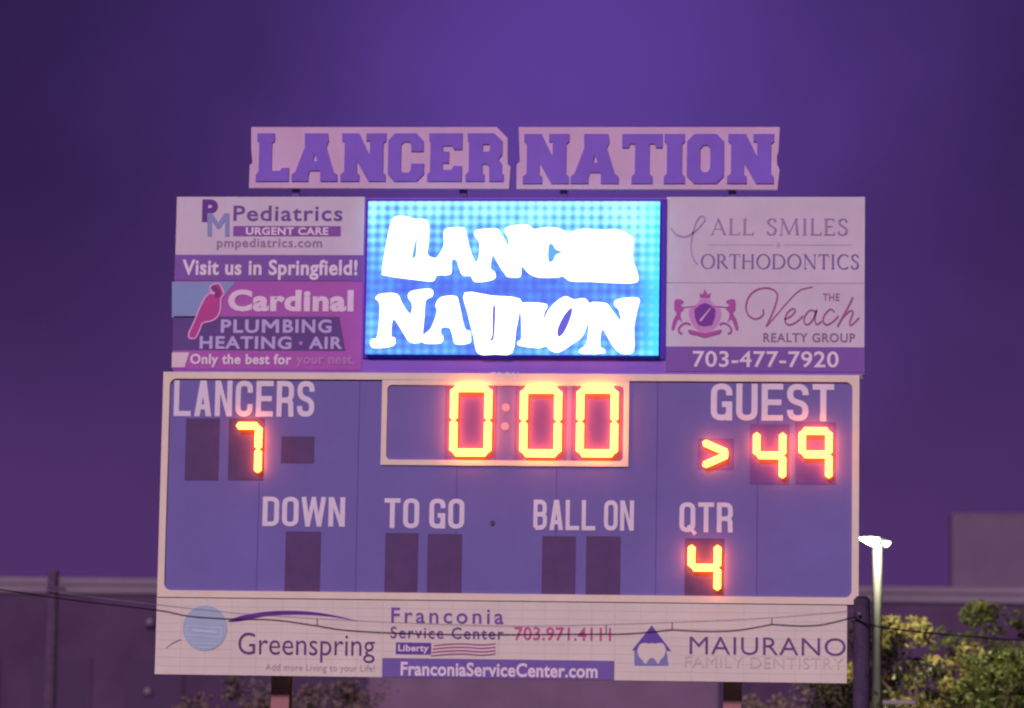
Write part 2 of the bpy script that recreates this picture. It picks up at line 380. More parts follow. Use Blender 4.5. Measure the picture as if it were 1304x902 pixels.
M_wire = mat('galvanised_wire', (.22, .2, .24), .5, var=.2)
M_wood = mat('dark_post_wood', alb((64, 45, 76)), .8, var=.35, scale=6, bump=.3)

# ------------------------------------------------------------------ ground
gm = mat('dark_turf', (.03, .05, .02), .95, var=.5, scale=.4, bump=.6)
gx = np.linspace(-900, 900, 61); gy = np.linspace(-60, 1800, 61)
gv = [(x, y, 0.0) for y in gy for x in gx]
gf = [(j * 61 + i, j * 61 + i + 1, (j + 1) * 61 + i + 1, (j + 1) * 61 + i) for j in range(60) for i in range(60)]
g = mesh('ground', gv, gf, gm); g.obj['kind'] = 'structure'

# ------------------------------------------------------------------ building behind
YB = 48.0
def bz(py, px=650): return at(px, py, YB).z
ztop = (uz(100, 733, YB) + uz(1200, 751, YB)) / 2
M_fascia = mat('building_fascia', alb((110, 86, 116)), .7, var=.15, scale=.6)
M_bwall = mat('building_wall', alb((68, 43, 78)), .9, var=.3, scale=.35, bump=.3)
M_pent = mat('penthouse_cladding', alb((91, 66, 100)), .7, var=.12, scale=.8)
M_glass = mat('dark_window', alb((66, 43, 78)), .3, var=0)
B = thing('school_building', 'long dark low building behind the scoreboard with a pale roof edge and a rooftop box', 'building', (0, YB, 0))
xl, xr = ux(-260, 740, YB), ux(1560, 760, YB)
dz = ztop - uz(650, 741 + 18, YB)
MB().box(xl, xr, YB, YB + 30, 0, ztop - .41).build('wall', M_bwall, B)
MB().box(xl - .3, xr + .3, YB - .09, YB + 30.3, ztop - .17, ztop).build('roof_edge', M_fascia, B)
MB().box(xl - .2, xr + .2, YB - .06, YB + 30.2, ztop - .21, ztop - .17).build('shadow_gap', M_bwall, B)
MB().box(xl - .3, xr + .3, YB - .08, YB + 30.3, ztop - .41, ztop - .21).build('fascia', M_fascia, B)
MB().box(ux(470, 880, YB), ux(915, 880, YB), YB - .15, YB - .003, 0, ztop - .9).build('painted_lit_bay', mat('painted_wall_light', alb((102, 70, 106)), .85, var=.15, scale=.7), B)  # added bay: reddish light on the wall, put into its colour
pr = rect_px(1212, 656, 1420, 751, YB + 3)
pn = MB().box(pr[0], pr[1], YB + 3, YB + 5, ztop, pr[3]).build('rooftop_box', M_pent, B)
MB().box(pr[0] - .01, pr[1] + .01, YB + 2.985, YB + 5.01, pr[3], pr[3] + .05).build('coping', M_pent, pn)
for k in range(14):
    x = xl + 1.5 + k * (xr - xl - 3) / 14
    for zf in (.9, 4.4):
        w = MB().box(x, x + 1.7, YB - .06, YB - .003, zf, zf + 1.6).build('window', M_bwall, B)
        MB().box(x + .08, x + 1.62, YB - .075, YB - .062, zf + .08, zf + 1.52).build('pane', M_glass, w)

# ------------------------------------------------------------------ steel columns
for lab, a, b in (('steel column under the banner with the pale blue disc', 345, 368), ('steel column under the banner with the house and tooth emblem', 921, 944)):
    x0, x1 = ux(a, 890, .42), ux(b, 890, .42)
    t = thing('steel_column', lab, 'column', ((x0 + x1) / 2, .42, 0), 'columns carrying the scoreboard')
    c = (x0 + x1) / 2; w = (x1 - x0) / 2; f = .014
    MB().box(c - w, c + w, .42, .42 + f, 0, 10.2).box(c - w, c + w, .66, .66 + f, 0, 10.2).box(c - .008, c + .008, .42 + f, .66, 0, 10.2).build('shaft', M_steel, t)
    MB().box(c - .25, c + .25, .3, .8, -.02, .03).build('base_plate', M_steel, t)

# ------------------------------------------------------------------ scoreboard
mr = (-4.55, 4.55, 5.008, 7.958)
SB = thing('scoreboard', 'large blue-violet football scoreboard with cream trim and glowing orange numbers', 'scoreboard', (0, 0, 5.0))
MB().box(mr[0], mr[1], 0, .40, mr[2], mr[3]).build('cabinet', M_blue, SB)
shape('trim', [[(mr[0] - .004, mr[2] - .004), (mr[1] + .004, mr[2] - .004), (mr[1] + .004, mr[3] + .004), (mr[0] - .004, mr[3] + .004)], rrect(inset(mr, .085), .09)], M_frame, SB, -.03, .028, world=True)
MB().box(-4.43, 4.60, -.003, .38, 7.966, 10.285).build('backing_panel', M_ply, SB)
cr_ = rect_px(486, 480, 801, 593.5, 0)
shape('clock_trim', [[(cr_[0], cr_[2]), (cr_[1], cr_[2]), (cr_[1], cr_[3] - .045), (cr_[0], cr_[3] - .045)], rrect((cr_[0] + .07, cr_[1] - .07, cr_[2] + .07, cr_[3] - .115), .06)], M_frame, SB, -.022, .02, world=True)
text('TRON', 625, 660, 474.5, 482, M_capt, SB, -.034, bold=.01, space=1.25)
for s, x0, x1, yt, yb, w, t, gp in (('LANCERS', 221, 400, 485, 530.5, .50, .15, .10), ('GUEST', 905, 1062, 489, 536, .54, .155, .10), ('DOWN', 334, 439, 633, 670.5, .50, .15, .09), ('TO GO', 489, 591, 635, 673, .50, .15, .09),
                                  ('BALL ON', 679, 807, 637, 675.5, .50, .15, .09), ('QTR', 865, 933, 640, 678, .50, .15, .09)):
    caption('caption', s, x0, x1, yt, yb, M_capt, SB, -.004, w, t, gp)

SEG = {'a': ((0, 1), (1, 1)), 'b': ((1, 1), (1, .5)), 'c': ((1, .5), (1, 0)), 'd': ((0, 0), (1, 0)), 'e': ((0, .5), (0, 0)), 'f': ((0, 1), (0, .5)), 'g': ((0, .5), (1, .5))}
DIG = {'0': 'abcdef', '7': 'abc', '4': 'bcfg', '9': 'abcfg'}
YL = -.10
def segment(p, q, w, parent, e0=.5, e1=.5):
    """a lit bar with pointed ends, standing off its panel"""
    P, Q = Vector(p), Vector(q); d = (Q - P).normalized(); n = Vector((-d.y, d.x)); h = w / 2
    P = P + d * .002; Q = Q - d * .002; k = h * .62
    lp = [P - d * h * .12, P + d * k + n * h, Q - d * k + n * h, Q + d * h * .12, Q - d * k - n * h, P + d * k - n * h]
    segment.count = (segment.count + 1) % 7
    return shape('lit_segment', [[(v.x, v.y) for v in lp]], M_lit, parent, YL - .0012 * segment.count, .03, world=True)
segment.count = 0
def digit(ch, x0, y0, x1, y1, well=None, w=.1, wm=None):
    """pixel box of the lit figure; well: pixel box of its dark panel"""
    r = rect_px(x0, y0, x1, y1, YL)
    wr = rect_px(*(well or (x0 - 7, y0 - 6, x1 + 7, y1 + 6)), -.004)
    p = sheet('digit_panel', wr, -.004, wm or M_well, SB)
    h = w / 2; X0, X1, Z0, Z1 = r[0] + h, r[1] - h, r[2] + h, r[3] - h
    for s in DIG.get(ch, ''):
        (a, b), (c, d) = SEG[s]
        segment((X0 + (X1 - X0) * a, Z0 + (Z1 - Z0) * b), (X0 + (X1 - X0) * c, Z0 + (Z1 - Z0) * d), w, p)
for x0, y0, x1, y1 in ((573, 485, 626, 580), (662, 487, 715, 581), (734, 487, 787, 581)): digit('0', x0, y0 + 4.5, x1, y1 + 1, (x0 - 6, y0 + 3, x1 + 6, y1 + 6), .096, M_clockwell)
digit('7', 296, 538, 333, 606, (291, 533, 336, 612), w=.09)
digit('4', 959, 547, 1001, 613, (955, 541, 1005, 617), w=.09, wm=M_clockwell)
digit('9', 1017, 544.5, 1060, 613, (1013, 538, 1064, 617), w=.09, wm=M_clockwell)
digit('4', 876, 690, 918, 756, (872, 686, 922, 763), w=.09)
for wl in ((236, 533, 279, 612), (363, 677, 408, 757), (490, 679, 532, 760), (544, 680, 588, 761), (690, 683, 733, 763), (746, 683, 790, 764)):
    digit('', *wl, well=wl)
sheet('arrow_panel', rect_px(358, 556, 400, 590, -.004), -.004, M_well, SB)
ap = sheet('arrow_panel', rect_px(889, 559, 934, 598, -.004), -.004, M_clockwell, SB)
for a, b in (((895, 563), (927, 577)), ((895, 593), (927, 579))):
    A_, B_ = at(*a, YL), at(*b, YL); segment((A_.x, A_.z), (B_.x, B_.z), .085, ap)
def disc(name, cx, cy, r, m, parent, Y, th=.01, n=16):
    c = at(cx, cy, Y); R = r * .01012
    return shape(name, [[(c.x + R * math.cos(2 * math.pi * k / n), c.z + R * math.sin(2 * math.pi * k / n)) for k in range(n)]], m, parent, Y, th, world=True)
disc('colon_dot', 644, 519, 5, M_dim, SB, -.014); disc('colon_dot', 643, 543, 5, M_dim, SB, -.014)
disc('ball_light', 627, 666, 3.2, M_well, SB, -.014)
mb = MB()
for k in range(7): mb.box(mr[0] + 1.3 * (k + 1) - .006, mr[0] + 1.3 * (k + 1) + .006, -.0015, -.0005, mr[2] + .09, mr[3] - .09)
mb.build('panel_seam', mat('seam', alb((80, 60, 135)), .6, var=0), SB)

# ------------------------------------------------------------------ video screen
YV = -.13
vr = rect_px(467, 256.5, 839, 451, YV)
VS = thing('video_screen', 'bright blue LED video screen showing jagged white lettering', 'screen', (0, 0, vr[2]))
def screen_material():
    m = bpy.data.materials.new('led_picture'); m.use_nodes = True; t = m.node_tree; b = t.nodes['Principled BSDF']
    b.inputs['Base Color'].default_value = (.01, .01, .015, 1); b.inputs['Roughness'].default_value = .6
    co = t.nodes.new('ShaderNodeTexCoord'); sx = t.nodes.new('ShaderNodeSeparateXYZ'); t.links.new(co.outputs['Object'], sx.inputs[0])
    def mth(op, a, b_=None, c=None, clamp=False):
        n = t.nodes.new('ShaderNodeMath'); n.operation = op; n.use_clamp = clamp
        for i, v in enumerate((a, b_, c)):
            if v is None: continue
            if isinstance(v, (int, float)): n.inputs[i].default_value = v
            else: t.links.new(v, n.inputs[i])
        return n.outputs[0]
    W_, H_ = vr[1] - vr[0], vr[3] - vr[2]
    u = mth('MULTIPLY_ADD', sx.outputs['X'], 1 / W_, -vr[0] / W_); v = mth('MULTIPLY', sx.outputs['Z'], 1 / H_)
    nzz = t.nodes.new('ShaderNodeTexNoise'); nzz.inputs['Scale'].default_value = 3.1; nzz.inputs['Detail'].default_value = 5
    t.links.new(co.outputs['Object'], nzz.inputs['Vector'])
    # brightness: high at the top and right, low in the band between the words
    vv = mth('SUBTRACT', v, .42); vv = mth('ABSOLUTE', vv); base = mth('MULTIPLY_ADD', vv, 1.1, .0)
    up = mth('GREATER_THAN', v, .42); dn = mth('MULTIPLY_ADD', up, .62, .38); base = mth('MULTIPLY', base, dn)
    ur = mth('POWER', u, 3.0); base = mth('MULTIPLY_ADD', ur, .34, base); lf = mth('MULTIPLY_ADD', u, -1.6, 1.0, True); lf = mth('POWER', lf, 2.0); base = mth('MULTIPLY_ADD', lf, .16, base)
    gx_ = mth('SINE', mth('MULTIPLY', sx.outputs['X'], 2 * math.pi / .122)); gz_ = mth('SINE', mth('MULTIPLY', sx.outputs['Z'], 2 * math.pi / .122))
    grid = mth('ADD', gx_, gz_); amp = mth('MULTIPLY_ADD', base, .22, .012); base = mth('MULTIPLY_ADD', grid, amp, base)
    nn = mth('SUBTRACT', nzz.outputs['Fac'], .5); base = mth('MULTIPLY_ADD', nn, .75, base); base = mth('ADD', base, .05)
    rp = t.nodes.new('ShaderNodeValToRGB'); t.links.new(base, rp.inputs['Fac']); c = rp.color_ramp
    c.elements[0].position = 0; c.elements[0].color = (.06, .12, .78, 1); c.elements[1].position = 1; c.elements[1].color = (.50, 1.15, 1.25, 1)
    for p, k in ((.16, (.075, .20, .92, 1)), (.35, (.10, .38, 1.05, 1)), (.6, (.22, .78, 1.2, 1))): e = c.elements.new(p); e.color = k
    cyan = t.nodes.new('ShaderNodeMix'); cyan.data_type = 'RGBA'; cyan.inputs['B'].default_value = (.02, .92, 1.15, 1)
    t.links.new(rp.outputs['Color'], cyan.inputs['A'])
    st = mth('MULTIPLY_ADD', u, 16, -14.7, True); wgrid = mth('MULTIPLY_ADD', grid, -.16, .55, True); t.links.new(mth('MULTIPLY', st, wgrid), cyan.inputs['Factor'])
    t.links.new(cyan.outputs['Result'], b.inputs['Emission Color']); b.inputs['Emission Strength'].default_value = 1.0
    return m
MB().box(vr[0], vr[1], YV, -.012, vr[2], vr[3]).build('display', screen_material(), VS)  # glowing sides stand proud, shaped to spill blue light on the neighbours
M_bez = mat('navy_bezel', (.11, .04, .42), .45, var=0)
shape('bezel', [[(vr[0] - .045, vr[2] - .05), (vr[1] + .09, vr[2] - .05), (vr[1] + .09, vr[3] + .045), (vr[0] - .045, vr[3] + .045)], [(vr[0] + .02, vr[2] + .02), (vr[1] - .02, vr[2] + .02), (vr[1] - .02, vr[3] - .02), (vr[0] + .02, vr[3] - .02)]], M_bez, VS, -.03, .012, world=True)
M_glow = mat('lit_white_leds', (.1, .1, .1), .6, var=0, emit=(.92, .97, 1.0), estr=2.6)
M_hole = mat('lit_blue_leds', (.02, .02, .05), .6, var=0, emit=(.13, .45, 1.0), estr=1.0)
M_hole2 = mat('lit_violet_leds', (.02, .02, .05), .6, var=0, emit=(.14, .12, .72), estr=1.0)
c1 = [(486.8, 346.6), (488, 333.5), (494, 300), (499, 281), (505, 275.5), (518, 275.8), (528, 279), (538.5, 279.3), (545.8, 284), (545.8, 308.7), (544.3, 324), (553.8, 329), (559, 324.7), (565.4, 311.6), (565, 296.3), (570.5, 290.5), (589.5, 290), (593, 295.6), (598, 316), (604, 332), (609, 330.6), (610.6, 310), (604.8, 301.4), (604.8, 295), (611.3, 292.4), (631.7, 291.2), (637.6, 297), (647.5, 313.5), (647.2, 303.6), (643.2, 295.6), (646.4, 289), (670.6, 286), (679.4, 292), (693, 290), (709, 290.4), (723.7, 295.6), (743, 291.6), (765, 293), (785, 292.4), (799.4, 298), (806.6, 305), (805.6, 321), (806.6, 334), (812, 348.7), (810, 360), (780, 360.5), (752.7, 359), (727, 358.4), (717, 352), (709, 353.5), (686.7, 353.5), (673.8, 348.7), (664, 339), (662.5, 352.7), (647, 352.7), (643.4, 349.5), (634.6, 336.4), (627.4, 324.7), (624.7, 342), (630, 346.6), (628.8, 356), (605.5, 359.4), (599.7, 351.7), (589.5, 351), (584.4, 340.8), (581.5, 331.3), (575.6, 331.3), (575.2, 343.7), (572, 350.2), (556, 351), (551.6, 358.2), (531, 356.8), (490.4, 351)]
YS = YV - .004
shape('lettering', [smooth_loop(c1, 3)], M_glow, VS, YS)
for lp, mm in (([(531, 299), (529.8, 326), (524.6, 327.7), (527.5, 313)], M_hole), ([(698.8, 311.7), (704.4, 311.7), (707.6, 317.3), (716.5, 321.4), (708.4, 324.6), (703.6, 333.4), (698, 331.8)], M_hole)):
    shape('letter_counter', [smooth_loop(lp, 3)], mm, VS, YS - .003)
k8 = lambda L: [(465 + x * .2876, 360 + y * .2876) for x, y in L]
for i, lp in enumerate((
    [(45, 70), (70, 50), (140, 50), (165, 95), (200, 140), (208, 95), (190, 65), (205, 38), (290, 28), (298, 60), (268, 80), (262, 150), (255, 220), (250, 262), (200, 265), (170, 225), (125, 160), (115, 235), (132, 245), (125, 280), (40, 290), (22, 270), (30, 250), (55, 235), (65, 100)],
    [(312, 100), (335, 65), (400, 60), (415, 90), (440, 200), (465, 215), (468, 245), (462, 268), (400, 272), (385, 225), (372, 200), (340, 200), (335, 225), (345, 240), (335, 268), (260, 268), (250, 240), (290, 205), (318, 130)],
    [(440, 45), (560, 58), (685, 72), (682, 135), (668, 210), (650, 311), (575, 318), (500, 314), (480, 240), (455, 140)],
    [(685, 92), (790, 92), (806, 110), (790, 150), (805, 280), (685, 280), (678, 260), (692, 245), (690, 140)],
    [(795, 160), (820, 110), (880, 62), (925, 75), (970, 70), (992, 100), (985, 180), (960, 240), (920, 270), (860, 308), (820, 300), (800, 270), (788, 200)],
    [(985, 95), (1060, 90), (1085, 110), (1130, 170), (1125, 125), (1105, 100), (1115, 75), (1210, 68), (1205, 120), (1190, 200), (1188, 305), (1130, 312), (1090, 270), (1050, 205), (1040, 280), (1058, 295), (1055, 313), (955, 314), (952, 295), (980, 270), (990, 180)])):
    shape('lettering', [smooth_loop(k8(lp), 3)], M_glow, VS, YS - .0006 * i)
for lp in ([(565, 110), (577, 112), (570, 248), (548, 250), (562, 235)], [(915, 110), (912, 150), (882, 220), (855, 240), (852, 205), (880, 145)]):
    shape('letter_counter', [smooth_loop(k8(lp), 3)], M_hole2, VS, YS - .006)

# ------------------------------------------------------------------ the two word signs above
M_plate = mat('pink_white_plate', alb((177, 131, 180)), .55, var=.07)
M_purple = mat('purple_letters', alb((113, 75, 178)), .5, var=.06)
def word_sign(name, label, outline, letters, ytop, ybase):
    xs = [p[0] for p in outline]; c = at((min(xs) + max(xs)) / 2, 241, 0)
    t = thing(name, label, 'sign', (c.x, 0, c.z))
    shape('plate', [outline], M_plate, t, 0.0, .08)
    for ch, x0, x1 in letters:
        r = rect_px(x0, ytop, x1, ybase, -.02)
        shape('letter', [[(r[0] + (r[1] - r[0]) * a, r[2] + (r[3] - r[2]) * b) for a, b in lp] for lp in SLAB[ch]], M_purple, t, -.02, .019, world=True)
    mb = MB()
    for f in (.18, .82):
        x = min(xs) + (max(xs) - min(xs)) * f; q = at(x, 241, .1)
        mb.box(q.x - .05, q.x + .05, .085, .15, 10.29, q.z + .5)
    mb.build('bracket', mat('sign_bracket', alb((84, 54, 128)), .6), t)
word_sign('word_sign', 'pale plate with purple slab letters reading LANCER, upper right corner cut off', [(320, 162), (632.6, 162), (646.4, 176), (646.4, 209), (650, 212.5), (648, 240.5), (317, 239.5), (318, 210.5), (321.5, 207.5), (320, 191)],
          (('L', 326.2, 368.2), ('A', 371.8, 429.7), ('N', 433.9, 491.3), ('C', 494, 540), ('E', 544.3, 588.4), ('R', 593, 641.7)), 169.8, 231)
word_sign('word_sign', 'pale plate with purple slab letters reading NATION', [(660.4, 162), (993, 162), (991.3, 192.5), (989.2, 199), (989.7, 210), (992.6, 216), (990, 241.5), (657.5, 240.8), (658, 210), (662, 206), (661.5, 192)],
          (('N', 666, 724.5), ('A', 726.8, 788), ('T', 792, 843.4), ('I', 845.4, 872.2), ('O', 874.6, 921.8), ('N', 926, 985.3)), 170.6, 233.8)

# ------------------------------------------------------------------ sponsor signs
def sign(label, r, m, Y=-.01, depth=.08):
    t = thing('sponsor_sign', label, 'sign', ((r[0] + r[1]) / 2, Y, r[2]), 'sponsor signs on the scoreboard')
    slab('panel', r, Y, depth, m, t); return t
K1, K2, K3, K4 = -.014, -.018, -.022, -.026
XL, XC0, XC1, XR = -4.444, ux(462.5, 350), ux(848, 350), 4.615
M_deep = paint((111, 70, 150)); M_dtxt = paint((100, 62, 138))
zA = uz(340, 325); zB = uz(340, 358); zTop, zBot = 10.297, 8.0
# pediatrics
s1 = sign('white sign with a purple Pediatrics heading above a purple strip of white words', (XL, XC0, zB, zTop), M_print)
sheet('strip', (XL + .002, XC0 - .002, zB + .002, zA), K1, M_deep, s1)
text('P', 257, 277, 254, 283, paint((92, 48, 128)), s1, K1, bold=.05, name='logo')
glyph_m(264, 292, 271.5, 301, paint((122, 112, 172)), s1, K2, 'logo')
text('Pediatrics', 297, 436, 262, 281.5, M_dtxt, s1, K1, bold=.015, space=1.1, ref='P')
sheet('strip', rect_px(297, 288, 434, 301, K1), K1, paint((118, 66, 148)), s1)
text('URGENT CARE', 313, 418, 289.7, 299.3, paint((205, 165, 210)), s1, K2, bold=.035, space=1.1)
text('pmpediatrics.com', 276, 410, 303.5, 315, paint((132, 92, 146)), s1, K1, bold=.02, space=1.1)
text('Visit us in Springfield!', 232, 455, 331, 350.5, paint((208, 170, 214)), s1, K2, bold=.03, space=1.06)
# cardinal
zC = zB - .004
M_mag = paint((150, 72, 158)); M_vio = paint((88, 58, 122))
s2 = sign('magenta and violet sign with a red cardinal bird, left of the video screen', (XL, XC0, zBot, zC), M_mag)
lft, rgt = XL + .002, XC0 - .002
zsk0 = uz(250, 404); zv0 = uz(330, 446.5)
shape('sky_picture', [[(219, 359), (300, 359), (262, 404.5), (219, 404.5)]], paint((118, 118, 176)), s2, K1)
v_ = [(lft, zv0), (ux(440, 446), zv0), (rgt - .3, zsk0 + .01), (lft, zsk0 + .01)]
shape('band', [v_], M_vio, s2, K1, world=True)
kb = lambda L: [(215 + x * .1053, 355 + y * .1053) for x, y in L]
bird = [(600, 58), (640, 110), (665, 190), (630, 240), (622, 380), (580, 470), (500, 515), (410, 538), (380, 600), (340, 690), (310, 722), (255, 720), (240, 690), (250, 640), (310, 510), (370, 360), (440, 225), (490, 180), (515, 150), (495, 110), (530, 75)]
bl = smooth_loop(kb(bird), 4)
shape('bird', [bl], paint((160, 58, 132)), s2, K2)
ribbons_px('bird_outline', [(bl + bl[:1], 1.9)], paint((214, 130, 196)), s2, K3)
shape('bird_mask', [smooth_loop(kb([(505, 112), (545, 75), (600, 110), (625, 170), (600, 225), (560, 215), (555, 160), (530, 140)]), 3)], paint((118, 48, 112)), s2, K3 - .002)
shape('bird_beak', [smooth_loop(kb([(490, 168), (520, 152), (555, 170), (545, 192), (515, 185)]), 3)], paint((220, 140, 190)), s2, K3 - .003)
text('Cardinal', 290, 450, 369, 397, paint((214, 156, 206)), s2, K2, bold=.045, space=1.08, ref='C')
text('PLU', 281, 329.5, 407, 424, paint((166, 132, 196)), s2, K2, bold=.03, space=1.15)
glyph_m(333.5, 355.5, 407, 424, paint((166, 132, 196)), s2, K2)
text('BING', 360, 422, 407, 424, paint((166, 132, 196)), s2, K2, bold=.03, space=1.15)
text('HEATING', 254, 371, 428.5, 444.5, paint((166, 132, 196)), s2, K2, bold=.03, space=1.12)
disc('bullet', 383, 437, 2.6, paint((166, 90, 180)), s2, K2, 0)
text('AIR', 393, 436, 429, 444.5, paint((166, 132, 196)), s2, K2, bold=.03, space=1.12)
shape('corner_patch', [[(219, 449), (241, 449), (235, 468), (218.5, 468)]], paint((190, 152, 186)), s2, K2)
text('Only the best for', 242, 371, 451, 464, paint((214, 165, 212)), s2, K2, bold=.035, space=1.08)
text('your nest.', 377, 452, 451, 464, paint((158, 96, 166)), s2, K2, bold=.035, space=1.08)
# orthodontics
zD = uz(970, 360.5)
s3 = sign('pale lilac sign in thin grey roman capitals with a curled flourish', (XC1, XR, zD, zTop), M_print)
roman_text('ALL SMILES', 905, 1080, 278.5, 299.5, paint((140, 102, 158)), s3, K1)
roman_text('ORTHODONTICS', 892, 1094, 324, 342.5, paint((118, 82, 150)), s3, K1, gap=.07)
gl = paint((164, 122, 176))
ribbons_px('rule', [([(902, 312), (985, 312)], .9), ([(997, 312), (1084, 312)], .9), ([(988, 312), (994, 312)], 2.4), ([(991, 308.5), (991, 315.5)], 2.4)], gl, s3, K1)
fl = lambda L: smooth_loop([(830 + x * .2827, 235 + y * .2827) for x, y in L], 5, False)
ribbons_px('flourish', [(fl([(85, 195), (110, 225), (150, 235), (190, 215), (225, 180), (240, 155), (225, 142), (205, 160), (190, 200), (178, 250), (178, 300), (190, 340), (205, 360)]), 2.0)], paint((152, 112, 172)), s3, K2)
# realty
s4 = sign('pale sign with a magenta crest and script lettering over a purple phone number strip', (XC1, XR, zBot, zD - .006), M_print)
zE = uz(970, 442)
sheet('strip', (XC1 + .002, XR - .002, zBot + .002, zE), K1, M_deep, s4)
text('703-477-7920', 882, 1068, 447.5, 468, paint((210, 172, 216)), s4, K2, bold=.015, space=1.05, ref='7')
kc = lambda L: [(840 + x * .1227, 355 + y * .1227) for x, y in L]
lion = [(690, 235), (735, 213), (785, 225), (788, 320), (765, 365), (800, 430), (818, 530), (790, 532), (768, 470), (742, 425), (702, 455), (722, 400), (718, 350), (688, 320), (700, 292), (722, 275), (698, 258)]
tail = [(620, 480), (660, 460), (710, 480), (742, 520), (735, 560), (705, 570)]
mir = lambda L: [(940 - x, y) for x, y in L]
M_cr1, M_cr2, M_cr3 = paint((152, 68, 146)), paint((174, 108, 176)), paint((108, 52, 140))
for f in (lambda L: L, mir):
    shape('crest_lion', [smooth_loop(kc(f(lion)), 3)], M_cr1, s4, K1)
    ribbons_px('crest_scroll', [(smooth_loop(kc(f(tail)), 4, False), 2.6), (smooth_loop(kc(f([(545, 300), (610, 290), (700, 300)])), 4, False), 1.2)], M_cr1, s4, K2)
shape('crest_mantle', [smooth_loop(kc([(470, 195), (520, 215), (555, 265), (620, 300), (640, 370), (610, 460), (560, 520), (470, 570), (380, 520), (330, 460), (300, 370), (320, 300), (385, 265), (420, 215)]), 3)], M_cr2, s4, K1 - .001)
shape('crest_shield', [kc([(470, 250), (530, 275), (582, 325), (575, 400), (545, 482), (470, 498), (398, 482), (365, 400), (358, 325), (410, 275)])], M_cr3, s4, K2)
ribbons_px('crest_arrow', [(kc([(420, 440), (530, 305)]), [3.0, 1.2])], paint((196, 130, 200)), s4, K3)
shape('crest_crown', [kc([(420, 195), (412, 150), (445, 165), (470, 105), (497, 165), (530, 150), (520, 195)])], M_cr1, s4, K2 - .001)
shape('crest_banner', [smooth_loop(kc([(300, 530), (390, 548), (470, 566), (550, 548), (640, 528), (625, 570), (545, 590), (470, 612), (395, 590), (312, 572)]), 3)], M_cr1, s4, K2 - .002)
M_scr = paint((146, 74, 132))
ribbons_px('script', [(fl([(500, 562), (502, 585), (480, 603), (455, 603), (430, 580), (425, 540), (445, 495), (485, 470), (530, 468), (560, 485), (564, 515), (545, 575), (515, 640)]), 2.2), (fl([(515, 640), (560, 590), (620, 520), (670, 475), (725, 462)]), 1.5),
    (fl([(598, 608), (628, 592), (646, 568), (632, 560), (608, 582), (600, 615), (618, 632), (650, 620), (682, 592)]), 2.0), (fl([(737, 572), (715, 566), (692, 588), (686, 620), (702, 631), (726, 608), (742, 566), (734, 605), (742, 630), (766, 616)]), 2.0),
    (fl([(822, 574), (804, 562), (778, 588), (772, 618), (790, 632), (818, 616), (840, 592)]), 2.0), (fl([(906, 508), (880, 560), (836, 640)]), 2.4), (fl([(840, 632), (862, 598), (892, 570), (906, 576), (892, 618), (898, 634), (934, 600)]), 2.0)], M_scr, s4, K2)
text('THE', 1048, 1069, 374, 383.5, paint((132, 74, 130)), s4, K1, bold=.02, space=1.1)
text('REALTY GROUP', 972, 1089, 424.5, 436, paint((122, 80, 130)), s4, K1, bold=.02, space=1.1)

# ---- three banners along the bottom
fz0, fz1, fx0, fx1 = 4.0, 4.998, -4.559, 4.409
bx1, bx2 = ux(487.5, 815), ux(783, 815)
s5 = sign('white banner with a pale blue disc and a dark curved swoosh', (fx0, bx1 - .002, fz0, fz1), M_white)
def banner_seams(t, x0, x1):
    mb = MB()
    for k in range(1, 9): z = fz0 + (fz1 - fz0) * k / 9; mb.box(x0 + .01, x1 - .01, -.0115, -.0105, z - .003, z + .003)
    n = max(2, int((x1 - x0) / .3))
    for k in range(1, n): x = x0 + (x1 - x0) * k / n; mb.box(x - .002, x + .002, -.0135, -.0125, fz0 + .01, fz1 - .01)
    mb.build('mesh_weave', paint((176, 138, 168)), t)
banner_seams(s5, fx0, bx1)
dsk = disc('disc', 261, 800, 29, paint((144, 139, 182)), s5, K2, 0, 40)
ribbons_px('disc_lettering', [([(237, 797), (283, 800)], 1.2), ([(237, 809), (282, 812)], 1.2), ([(238, 797), (238, 809)], 1.2), ([(282, 800), (282, 812)], 1.2), ([(245, 803), (276, 805.5)], 3), ([(245, 820), (278, 821)], 1), ([(252, 825), (270, 825.5)], 1)], paint((166, 154, 200)), s5, K3)
kg = lambda L: [(180 + x * .2454, 740 + y * .2454) for x, y in L]
shape('swoosh', [smooth_loop(kg([(452, 206), (520, 180), (640, 160), (760, 154), (880, 160), (1000, 178), (1130, 211), (1000, 188), (880, 177), (760, 176), (640, 184), (520, 208), (460, 213)]), 3)], paint((88, 42, 128)), s5, K1)
ribbons_px('leaf_stroke', [(kg([(125, 350), (160, 325), (205, 303)]), [.6, 1.4, 1.6])], paint((128, 88, 120)), s5, K1)
text('Greenspring', 303, 477, 806.5, 834.5, paint((92, 52, 112)), s5, K2, bold=-.004, space=1.0, ref='G')
text('Add more Living to your Life!', 338, 477, 846, 854.5, paint((160, 120, 152)), s5, K2, space=1.05)
s6 = sign('white banner with a red phone number, small wavy flag and blue web address strip', (bx1, bx2 - .002, fz0, fz1), M_white)
banner_seams(s6, bx1, bx2)
text('Franconia', 498, 641, 774.5, 794, paint((104, 66, 148)), s6, K2, bold=.01, space=1.3, ref='F')
text('Service Center', 497, 641, 799, 813.5, paint((104, 66, 140)), s6, K2, bold=.012, space=1.2)
text('703.971.4111', 655, 778, 799, 816, paint((172, 72, 132)), s6, K2, bold=.015, space=1.05, ref='7')
sheet('tag_box', rect_px(504, 818.5, 549, 833.5, K1 - .002), K1 - .002, paint((92, 58, 138)), s6)
text('Liberty', 507, 546, 821, 829.5, paint((202, 160, 206)), s6, K2 - .002, bold=.03, space=1.05, ref='L')
st = []
